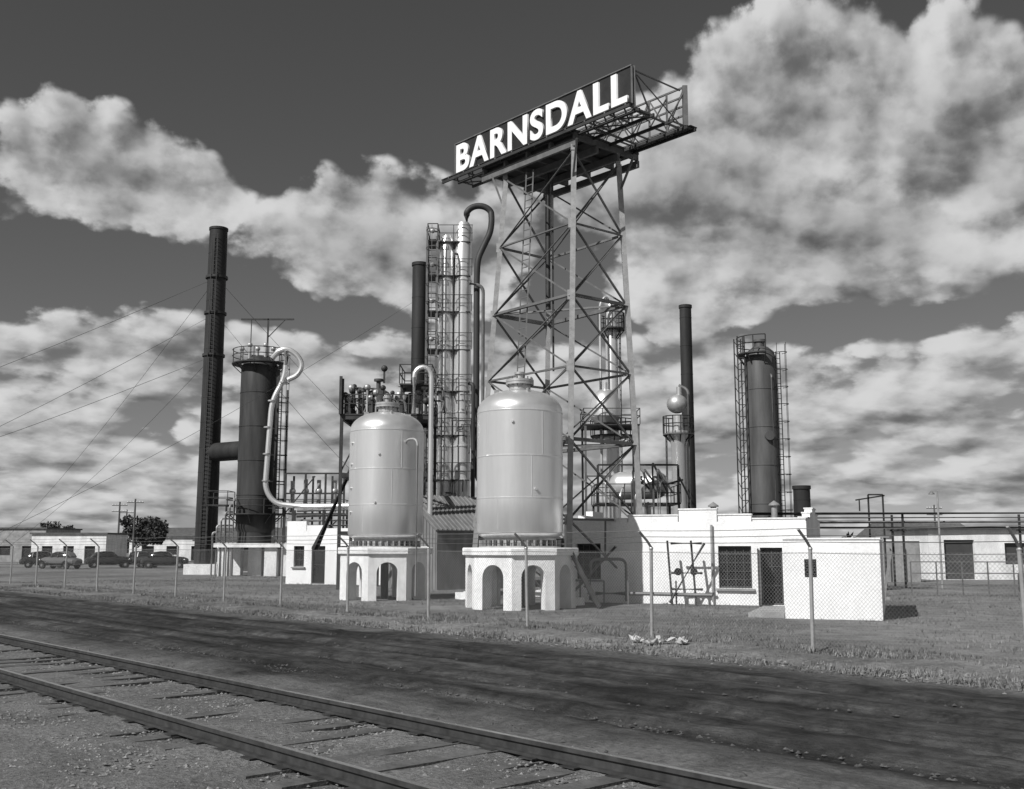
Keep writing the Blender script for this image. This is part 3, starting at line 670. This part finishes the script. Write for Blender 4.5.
ops=[(.5,1.5,.9,2.3),(6.12,7.36,.62,2.2),(7.68,8.5,.02,2.14)]
wallseg(A,'walls','white',P,E2,LB,.3,0,hb,ops)
for o_ in ops[:2]: window(A,P,E2,*o_,nx=4,nz_=5)
window(A,P,E2,*ops[2],nx=2,nz_=3,door=True)
A.box('door_leaf','frame',(P.x+E2.x*7.66-F2.x*.45,P.y+E2.y*7.66-F2.y*.45,1.07),(.04,.8,2.08),ang+.1)
PB=P+F2*7.5; PR=P+E2*LB
wallseg(A,'walls','white',PR+F2*.3,F2,7.2,.3,0,hb,[])
wallseg(A,'walls','white',PB+E2*(LB-.3),-E2,LB-.6,.3,0,hb,[])
wallseg(A,'walls','white',PB,-F2,7.2,.3,0,hb,[(2,3.2,.9,2.2)])
c_=P+E2*LB/2+F2*3.75; A.box('roof','roof',(c_.x,c_.y,hb-.25),(LB-.62,6.9,.12),ang)
def par(t0,t1,h):
    c_=P+E2*(t0+t1)/2+F2*.15; A.box('parapet','white',(c_.x,c_.y,hb+h/2),(t1-t0,.3,h),ang)
    A.box('coping','conc',(c_.x,c_.y,hb+h+.03),(t1-t0+.04,.36,.055),ang)
par(0,2.6,.12); par(2.64,4.6,.24); par(4.64,6.1,.46); par(6.14,7.4,.24); par(7.44,LB-.02,.08)
for k,(f0,f1,h) in enumerate(((.34,2,.12),(2,3.2,.34),(3.2,5,.55),(5,6.2,.34),(6.2,7.5,.12))):
    c_=PR-E2*.15+F2*(f0+f1)/2; A.box('parapet','white',(c_.x,c_.y,hb+h/2),(.3,f1-f0,h),ang); A.box('coping','conc',(c_.x,c_.y,hb+h+.03),(.36,f1-f0+.04,.055),ang)
    c_=P+E2*.15+F2*(f0+f1)/2; A.box('parapet','white',(c_.x,c_.y,hb+h/2),(.3,f1-f0,h),ang)
Wp=Vector((8.39,32.86)); wl=2.83; wd=6.3; hw=2.40
wallseg(A,'wing_walls','white',Wp,E2,wl,.25,0,hw,[(.62,.98,1.25,1.80)])
for i in range(7):
    z=1.29+i*.075; q_=Wp+E2*.8+F2*.1; A.box('louvre','frame',(q_.x,q_.y,z),(.36,.12,.02),ang)
q_=Wp+E2*.8+F2*.22; A.box('louvre_back','glass',(q_.x,q_.y,1.52),(.36,.02,.55),ang)
wallseg(A,'wing_walls','white',Wp+E2*wl+F2*.25,F2,wd,.25,0,hw,[])
wallseg(A,'wing_walls','white',Wp+F2*(wd+.25),-F2,wd,.25,0,hw,[])
c_=Wp+E2*wl/2+F2*3.2; A.box('wing_roof','roof',(c_.x,c_.y,hw-.12),(wl-.52,6,.1),ang)
A.box('wing_coping','conc',((Wp+E2*wl/2+F2*.125).x,(Wp+E2*wl/2+F2*.125).y,hw+.025),(wl+.06,.32,.05),ang)
c_=Wp-E2*.6+F2*2.2; A.box('door_step','concg',(c_.x,c_.y,.07),(1.1,4.0,.14),ang)
for t,f in((3,2),(5.5,3),(8,2.5)):
    q_=P+E2*t+F2*f; A.cyl('roof_vents','galv',(q_.x,q_.y,2.9),(q_.x,q_.y,3.8),.12,n=12); A.lathe('roof_vents','galv',q_.x,q_.y,[(.22,3.8),(.22,3.85),(.01,4.0)],12)
q_=P+E2*5.9-F2*.08; A.cyl('downspout','galv',(q_.x,q_.y,.1),(q_.x,q_.y,3.0),.05,n=8)
A.done()
A=Asm('valve_manifold')
b0=Vector((6.0,40.0))
for k in range(2):
    q_=b0+E2*k*.9; A.beam('frame','steeld',(q_.x,q_.y,0),(q_.x-.1,q_.y+.3,2.4),.07)
for z in(.6,1.2,2.3): A.tube('pipes','steel',[(b0.x,b0.y+.1,z),(b0.x+1.1,b0.y-.3,z)],.05,8)
A.tube('pipes','steel',[(b0.x-.1,b0.y,.1),(b0.x+1.2,b0.y-.3,2.3)],.05,8)
for t in(.2,.8): A.cyl('handwheels','rust',(b0.x+t,b0.y-.2,1.25),(b0.x+t,b0.y-.24,1.25),.14,n=14)
A.tube('pipes','steel',fillet([(3.2,41,.4),(4.6,40.9,.4),(5.9,40.2,.4),(7.4,39.4,.4)],.3),.07,8)
A.tube('pipes','steel',fillet([(3.0,40.8,.15),(3.0,40.8,1.7),(4.4,41,1.7),(4.4,41,.1)],.3),.06,8)
for t in range(5): A.beam('posts','steel',(2.6+.9*t,40.7-.1*t,0),(2.6+.9*t,40.7-.1*t,.9),.06)
A.done()
A=Asm('steel_steps')
for k in(-1,1): A.beam('stringers','steeld',(2.05,38.3+.35*k,2.1),(3.1,38.2+.35*k,.05),.05,.16)
for i in range(8): A.box('treads','steeld',(2.1+i*.12,38.25,1.95-i*.24),(.2,.7,.03))
A.done()
A=Asm('corrugated_gable_shed'); c0=Vector((-2.9,57.2)); la,lb=4.6,6.5; he,hr=3.15,4.75
def SH(a_,q_,z): return (c0.x+D.x*a_+Nn.x*q_,c0.y+D.y*a_+Nn.y*q_,z)
va=[SH(-la/2,-lb/2,0),SH(la/2,-lb/2,0),SH(la/2,lb/2,0),SH(-la/2,lb/2,0),SH(-la/2,-lb/2,he),SH(la/2,-lb/2,he),SH(la/2,lb/2,he),SH(-la/2,lb/2,he),SH(0,-lb/2,hr),SH(0,lb/2,hr)]
A.P('walls','corr').add(va,[(0,1,5,8,4),(2,3,7,9,6),(1,2,6,5),(3,0,4,7)])
for s_ in(-1,1):
    e0=(s_*(la/2+.3),he-.2); e1=(0,hr+.05)
    p=[SH(e0[0],-lb/2-.3,e0[1]),SH(e0[0],lb/2+.3,e0[1]),SH(e1[0],lb/2+.3,e1[1]),SH(e1[0],-lb/2-.3,e1[1])]
    pu=[(x,y,z+.05) for x,y,z in p]
    A.P('roof','corr').add(p+pu,[(0,1,2,3),(7,6,5,4),(0,4,5,1),(1,5,6,2),(3,2,6,7),(0,3,7,4)])
    for i in range(24):
        q_=-lb/2-.2+i*(lb+.4)/23; A.beam('roof_ribs','corr',SH(e0[0],q_,e0[1]+.07),SH(0,q_,e1[1]+.07),.06,.05)
for i in range(18):
    a_=-la/2+.1+i*(la-.2)/17; A.beam('wall_ribs','corr',SH(a_,-lb/2-.02,0),SH(a_,-lb/2-.02,he+(1-abs(a_)/(la/2))*(hr-he)-.02),.05,.03)
A.box('door','steeld',SH(-.4,-lb/2-.05,1.1),(1.1,.05,2.2),PHI); A.box('window','glass',SH(1.3,-lb/2-.05,1.7),(.8,.05,.8),PHI)
A.box('window_trim','conc',SH(1.3,-lb/2-.06,2.14),(.9,.06,.08),PHI); A.box('window_trim','conc',SH(1.3,-lb/2-.06,1.26),(.9,.06,.08),PHI)
A.done()
A=Asm('white_pump_house'); P=Vector((-13.3,62.6)); d=E2
ops=[(.5,1.2,1.0,2.2),(1.7,2.6,.02,2.2),(3.6,4.5,1.0,2.2)]
wallseg(A,'walls','white',P,d,6.2,.3,0,3.1,ops)
window(A,P,d,*ops[0],nx=2,nz_=3); window(A,P,d,*ops[1],nx=1,nz_=2,door=True); window(A,P,d,*ops[2],nx=2,nz_=3)
wallseg(A,'walls','white',P+F2*5,-F2,4.7,.3,0,3.1,[(1,2,1,2.2)]); wallseg(A,'walls','white',P+d*6.2+F2*.3,F2,4.7,.3,0,3.1,[])
c_=P+d*3.1+F2*2.6; A.box('roof','roof',(c_.x,c_.y,3.0),(5.5,4.6,.1),ang)
for t0_,t1_,h in((0,1.3,.55),(1.34,2.6,.3),(2.64,6.2,.12)):
    c_=P+d*(t0_+t1_)/2+F2*.15; A.box('parapet','white',(c_.x,c_.y,3.1+h/2),(t1_-t0_,.3,h),ang)
A.done()
A=Asm('concrete_blockhouse'); 
wallseg(A,'walls','conc',Vector((-27.5,92)),Vector((1,0)),9,.3,0,2.6,[(1,2,.8,2),(4,5,0.02,2.1),(6.5,7.5,.8,2)])
A.box('roof','roof',(-23,94.6,2.68),(9.4,5.4,.16)); A.box('side','conc',(-27.35,94.7,1.3),(.3,4.8,2.6)); A.box('side','conc',(-18.65,94.7,1.3),(.3,4.8,2.6)); A.box('back','conc',(-23,97,1.3),(8.4,.3,2.6))
A.box('interior_doors','frame',(-23,92.25,1.05),(8.2,.04,2.1)); A.done()
# ------------------------------------------------------------------ right background yard
A=Asm('overhead_pipe_rack')
for k,(z,rr,m_) in enumerate(((3.95,.08,'steeld'),(3.5,.10,'aludark'),(3.2,.07,'steel'),(3.75,.05,'steel'))):
    A.tube('pipes_%s'%m_,m_,[(13,58+.35*k,z),(60,50+.35*k,z-.1)],rr,10)
for k in range(7):
    x=14.5+k*6.5; y=58.6-(x-13)*8/47
    A.beam('posts','steeld',(x,y-.4,0),(x,y-.4,3.9),.1); A.beam('posts','steeld',(x,y+1.2,0),(x,y+1.2,3.9),.1); A.beam('posts','steeld',(x,y-.7,3.05),(x,y+1.5,3.05),.1)
A.done()
A=Asm('loading_frame')
for x in(19.6,20.4): A.beam('posts','steeld',(x,58,0),(x,58,5.0),.08)
A.beam('arm','steeld',(18.9,58,4.7),(20.5,58,4.95),.08); A.beam('arm','steeld',(19.6,58,5.0),(20.4,58,5.0),.08); A.beam('arm','steeld',(19.1,58,4.7),(19.1,58,4.1),.06)
A.done()
A=Asm('white_storage_shed')
wallseg(A,'walls','conc',Vector((27.5,70)),Vector((1,0)),14,.3,0,3.3,[(1,3,.02,2.6),(5,6.4,1,2.4),(9,11.5,.02,2.6)])
A.box('roof','roof',(34.5,73.3,3.39),(14.6,7.2,.16)); A.box('side','conc',(27.65,73.3,1.65),(.3,6,3.3)); A.box('side','conc',(41.35,73.3,1.65),(.3,6,3.3)); A.box('back','conc',(34.5,76.5,1.65),(13.3,.3,3.3))
A.box('doors','frame',(34.5,70.25,1.3),(13,.04,2.6)); A.done()
A=Asm('low_storage_wall'); A.box('wall','concg',(22.8,66,1.25),(5,.3,2.5)); A.box('coping','conc',(22.8,66,2.55),(5.1,.4,.1))
for i in range(6): A.box('buttresses','concg',(20.5+i*.92,65.75,1.1),(.2,.2,2.2))
A.done()
A=Asm('pipe_railing')
for k in range(12):
    x=17.8+k*1.1; A.beam('posts','steel',(x,47.5-.1*k,0),(x,47.5-.1*k,1.5),.05)
for z in(.5,1.0,1.5): A.beam('rails','steel',(17.8,47.5,z),(29.9,46.4,z),.045)
A.done()
for (x,y,h) in((22.6,56,5.1),(16.6,47.5,2.6)):
    A=Asm('yard_light_pole'); A.cyl('pole','galv',(x,y,0),(x,y,h),.06,.045,n=10); A.beam('arm','galv',(x-.3,y,h),(x+.3,y,h),.06); A.lathe('lamp','steel',x-.3,y,[(.02,h),(.16,h-.15),(.17,h-.18)],12); A.done()
A=Asm('leaning_post'); A.beam('post','galv',(15.3,44,0),(15.7,44,2.0),.09); A.beam('foot','concg',(15.3,44,0),(15.3,44,.12),.4); A.done()
A=Asm('oil_drum_stack')
for i in range(5):
    x=25+i*.66; A.lathe('drums','colgrey',x,52,[(.01,0),(.29,0),(.29,.3),(.31,.31),(.29,.33),(.29,.6),(.31,.61),(.29,.63),(.29,.88),(.01,.87)],16)
A.done()
# ------------------------------------------------------------------ left background
def car(x,y,rot,paint):
    C=Asm('parked_car')
    def loft(part,m,secs,n=14,p=2.6):
        vs=[];fs=[]
        for (sx,zc,hw_,hh_) in secs:
            for i in range(n):
                t=2*math.pi*i/n; cs,sn=math.cos(t),math.sin(t)
                vs.append((sx,hw_*math.copysign(abs(cs)**(2/p),cs),zc+hh_*math.copysign(abs(sn)**(2/p),sn)))
        for j in range(len(secs)-1):
            for i in range(n): fs.append((j*n+i,j*n+(i+1)%n,(j+1)*n+(i+1)%n,(j+1)*n+i))
        fs+=[tuple(range(n-1,-1,-1)),tuple(range((len(secs)-1)*n,len(secs)*n))]
        C.P(part,m).add(vs,fs)
    loft('body',paint,[(-2.3,.62,.5,.2),(-2.1,.68,.72,.32),(-1.4,.74,.8,.4),(-.4,.78,.82,.44),(.6,.78,.8,.44),(1.0,.77,.6,.42),(1.8,.74,.48,.38),(2.15,.68,.4,.32),(2.25,.62,.3,.25)])
    loft('greenhouse','glass',[(-1.5,1.15,.55,.1),(-1.1,1.3,.66,.22),(-.3,1.34,.7,.25),(.4,1.32,.68,.24),(.75,1.2,.62,.12)])
    loft('roof',paint,[(-1.62,1.15,.45,.08),(-1.25,1.46,.56,.12),(-.5,1.6,.62,.09),(.15,1.58,.6,.09),(.5,1.49,.52,.06)])
    for sx in(-1.1,-.25,.5):
        for sy in(-1,1): C.beam('pillars',paint,(sx,sy*.72,1.1),(sx*.9-.05,sy*.58,1.55),.07)
    for sx in(-1.45,1.5):
        for sy in(-1,1):
            C.cyl('wheels','tyre',(sx,sy*.62,.34),(sx,sy*.82,.34),.34,n=18); C.cyl('hubcaps','chrome',(sx,sy*.82,.34),(sx,sy*.84,.34),.14,n=12)
            vs=[];fs=[]; n=12
            for i in range(n+1):
                t=math.pi*(i/n)*1.05-.08
                for w_ in(.5,.88): vs.append((sx+.5*math.cos(t)*1.05,sy*w_,.36+.44*math.sin(t)))
            for i in range(n): fs.append((2*i,2*i+1,2*i+3,2*i+2))
            C.P('fenders',paint).add(vs,fs)
    for sy in(-1,1): C.ball('headlamps','chrome',(1.95,sy*.6,.85),.12,n=10)
    C.box('bumpers','chrome',(2.42,0,.45),(.06,1.6,.1)); C.box('bumpers','chrome',(-2.42,0,.45),(.06,1.6,.1))
    C.box('running_boards',paint,(0,.8,.3),(1.8,.2,.05)); C.box('running_boards',paint,(0,-.8,.3),(1.8,.2,.05))
    e=C.done(); e.location=(x,y,0); e.rotation_euler[2]=rot
for i,(x,y,r_,c_) in enumerate(((-47.5,108,R(20),'cardark'),(-44.2,104,R(160),'cargrey'),(-41,108,R(30),'cardark'),(-38.4,110,R(-40),'cardark'),(-34.6,106,R(10),'cardark'),(-31.5,112,R(80),'cargrey'))): car(x,y,r_,c_)
def house(name,x,y,w,dp,h,rh,m,ops=4):
    A=Asm(name); sp_=w/(ops*2+1)
    wallseg(A,'walls',m,Vector((x,y)),Vector((1,0)),w,.3,0,h,[(sp_*(2*i+1),sp_*(2*i+2),.9 if i%2 else .02,2.2) for i in range(ops)])
    A.box('panes','glass',(x+w/2,y+.26,1.3),(w-.7,.03,2.3))
    A.box('side',m,(x+.15,y+dp/2+.15,h/2),(.3,dp-.3,h)); A.box('side',m,(x+w-.15,y+dp/2+.15,h/2),(.3,dp-.3,h)); A.box('back',m,(x+w/2,y+dp+.15,h/2),(w-.6,.3,h))
    if rh<=0: A.box('roof','roof',(x+w/2,y+dp/2,h+.1),(w+.4,dp+.4,.2))
    else:
        v=[(x-.4,y-.4,h),(x+w+.4,y-.4,h),(x+w+.4,y+dp+.7,h),(x-.4,y+dp+.7,h),(x+.5,y+dp/2,h+rh),(x+w-.5,y+dp/2,h+rh)]
        A.P('roof','roof').add(v,[(0,1,5,4),(2,3,4,5),(1,2,5),(3,0,4),(3,2,1,0)])
    A.done()
house('white_filling_station',-58,128,9,7,3.6,0,'conc',3)
house('white_warehouse',-57,158,24,10,3.6,1.4,'conc',6)
house('brick_shop',-84,150,18,12,4.6,0,'concg',5)
house('frame_house',-38,170,9,8,3.2,2.2,'white',3)
house('frame_house',-26,175,10,8,3.2,2.2,'concg',3)
house('frame_house',52,150,14,9,3.5,2,'white',4)
def pole(x,y,h,arms=2):
    A=Asm('utility_pole'); A.cyl('pole','wood',(x,y,0),(x,y,h),.16,.11,n=10)
    for k in range(arms):
        z=h-.5-k*.9; A.beam('crossarms','wood',(x-1.1,y,z),(x+1.1,y,z),.12)
        for u in(-1,-.6,-.2,.2,.6,1): A.cyl('insulators','letter',(x+u,y,z+.06),(x+u,y,z+.22),.05,n=6)
    A.done()
pole(-56.5,152,8.5,2); pole(-50,140,8.4,1); pole(-62,170,8,1); pole(60,150,8,2); pole(-36,165,7,1)
def tree(x,y,h,rw,n=2600):
    A=Asm('broadleaf_tree'); A.cyl('trunk','wood',(x,y,0),(x,y,h*.4),.28,.18,n=10)
    cl=[]
    for i in range(16):
        t=random.random()*6.28; rr=rw*random.uniform(.15,.8); z=h*random.uniform(.38,.85)
        c=Vector((x+rr*math.cos(t),y+rr*math.sin(t),z)); cl.append((c,random.uniform(.22,.38)*rw))
        A.cyl('limbs','wood',(x,y,h*.3),c,.11,.03,n=6)
    P_=A.P('crown','leaf')
    for i in range(n):
        c,s_=random.choice(cl); v=Vector((random.gauss(0,1),random.gauss(0,1),random.gauss(0,.8))).normalized()*s_*random.uniform(.55,1.1); p=c+v
        u=Vector((random.gauss(0,1),random.gauss(0,1),random.gauss(0,1))).normalized(); w_=u.orthogonal().normalized(); k=random.uniform(.14,.30)
        P_.add([p+u*k,p+w_*k*.6,p-u*k,p-w_*k*.6],[(0,1,2,3)])
    A.done()
tree(-52,150,7.0,4.0,3800); tree(-71,165,6,3,1800)
tp=Part(M['leaf'])
for i in range(15000):
    t=random.uniform(-.75,.75); dist=random.uniform(360,470); x=math.sin(t)*dist; y=math.cos(t)*dist
    hm=4.2+4.5*max(-.6,noise.noise(Vector((t*22,dist*.01,0))))+2*noise.noise(Vector((t*90,1,0)))
    z=random.uniform(0,max(1,hm)); u=Vector((random.gauss(0,1),random.gauss(0,1),random.gauss(0,1))).normalized(); w_=u.orthogonal().normalized(); k=random.uniform(.8,1.7); p=Vector((x,y,z))
    tp.add([p+u*k,p+w_*k*.7,p-u*k,p-w_*k*.7],[(0,1,2,3)])
single('distant_tree_line',tp,smooth=False)
# ------------------------------------------------------------------ world: sky with cumulus
SUN_EL=42; sd=Vector((-.68,-.73)).normalized()
wd_=bpy.data.worlds.new("World"); S.world=wd_; wd_.use_nodes=True
try: wd_.cycles.sampling_method='NONE'
except Exception: pass
nt=wd_.node_tree; N=nt.nodes; L=nt.links; bg=N['Background']
sky=N.new('ShaderNodeTexSky'); sky.sky_type='NISHITA'; sky.sun_disc=False; sky.sun_elevation=R(SUN_EL); sky.sun_rotation=math.atan2(sd.x,sd.y)
sky.altitude=300; sky.dust_density=.6
sep=N.new('ShaderNodeSeparateColor'); L.new(sky.outputs[0],sep.inputs[0])
g=lambda op,a,b=None,c=None: mth(N,L,op,a,b,c)
skyv=g('MULTIPLY',g('ADD',g('MULTIPLY',sep.outputs[0],.75),g('MULTIPLY',sep.outputs[1],.25)),.52)
tc=N.new('ShaderNodeTexCoord'); sx=N.new('ShaderNodeSeparateXYZ'); L.new(tc.outputs['Generated'],sx.inputs[0])
az=g('ARCTAN2',sx.outputs[0],sx.outputs[1]); el=g('ARCSINE',sx.outputs[2]); el=g('MAXIMUM',el,0.0)
# cumulus banks placed by compass bearing and elevation
blobs=[(-.385,.335,.095,.050),(-.33,.32,.085,.045),(-.15,.29,.11,.060),(-.07,.275,.12,.055),(.20,.325,.17,.12),(.30,.385,.17,.09),(.28,.28,.26,.075),(.42,.33,.12,.11),(.9,.3,.4,.12),(-1.1,.3,.4,.12),(2.2,.35,.6,.15),(-2.2,.3,.5,.15)]
Mx=None
for a_,e_,ra,re in blobs:
    u=g('DIVIDE',g('SUBTRACT',az,a_),ra); v=g('DIVIDE',g('SUBTRACT',el,e_),re)
    d_=g('ADD',g('MULTIPLY',u,u),g('MULTIPLY',v,v)); Mx=d_ if Mx is None else g('MINIMUM',Mx,d_)
Mx=g('MAXIMUM',g('SUBTRACT',1.0,g('SQRT',Mx)),-.55)
cover=g('MAXIMUM',g('MULTIPLY_ADD',Mx,1.15,.02),mrange(N,L,el,.245,.18,-.75,.22))
xs=g('ADD',g('MULTIPLY',az,9.5),3.7)
ys=g('MULTIPLY',g('LOGARITHM',g('ADD',el,.14),math.e),5.8)
def shape(dx,dy):
    c=N.new('ShaderNodeCombineXYZ'); L.new(g('ADD',xs,dx),c.inputs[0]); L.new(g('ADD',ys,dy),c.inputs[1])
    n=nz(N,L,c.outputs[0],.85,7,.54,'2D')
    w_=N.new('ShaderNodeVectorMath'); w_.operation='MULTIPLY_ADD'; L.new(c.outputs[0],w_.inputs[0]); w_.inputs[1].default_value=(1.7,1.7,0)
    cc=N.new('ShaderNodeCombineXYZ'); L.new(n,cc.inputs[0]); L.new(n,cc.inputs[1]); L.new(cc.outputs[0],w_.inputs[2])
    v=N.new('ShaderNodeTexVoronoi'); v.feature='SMOOTH_F1'; v.voronoi_dimensions='2D'; v.inputs['Scale'].default_value=1; v.inputs['Detail'].default_value=2.0; v.inputs['Roughness'].default_value=.5; v.inputs['Smoothness'].default_value=.25; v.normalize=True
    L.new(w_.outputs[0],v.inputs['Vector'])
    return g('ADD',g('MULTIPLY',g('SUBTRACT',n,.5),1.7),g('MULTIPLY',g('SUBTRACT',.36,v.outputs['Distance']),.95))
s0=shape(0,0); s1=shape(-.14,.26)
D0=g('ADD',s0,cover)
def ss(v,a,b_,c,d):
    m=N.new('ShaderNodeMapRange'); m.interpolation_type='SMOOTHSTEP'
    for i,x in enumerate((a,b_,c,d)): m.inputs[i+1].default_value=x
    L.new(v,m.inputs[0]); return m.outputs[0]
alpha=ss(D0,-.03,.20,0,1)
lit=g('ADD',g('SUBTRACT',s0,s1),g('MULTIPLY',g('SUBTRACT',.45,D0),.12))
cb=g('MULTIPLY',ss(lit,-.55,.45,1.3,6.6),ss(D0,.5,1.5,1.0,.7))
mx=N.new('ShaderNodeMix'); L.new(alpha,mx.inputs[0]); L.new(skyv,mx.inputs[2]); L.new(cb,mx.inputs[3])
L.new(mx.outputs[0],bg.inputs['Color']); bg.inputs['Strength'].default_value=.1
# sun
sl=bpy.data.lights.new('sun','SUN'); sl.energy=5.0; sl.angle=R(.5); sl.color=(1,.995,.985)
so=bpy.data.objects.new('sun',sl); S.collection.objects.link(so)
dirv=Vector((sd.x*math.cos(R(SUN_EL)),sd.y*math.cos(R(SUN_EL)),math.sin(R(SUN_EL))))
so.rotation_euler=dirv.to_track_quat('Z','Y').to_euler(); so.location=(-30,-30,40)
# camera
cam=bpy.data.cameras.new('camera'); cam.sensor_width=36; cam.lens=36*1050/1024; cam.clip_end=9000; cam.clip_start=.1
co=bpy.data.objects.new('camera',cam); S.collection.objects.link(co); co.location=(0,0,2.2); co.rotation_euler=(R(90+8.21),0,0)
S.camera=co
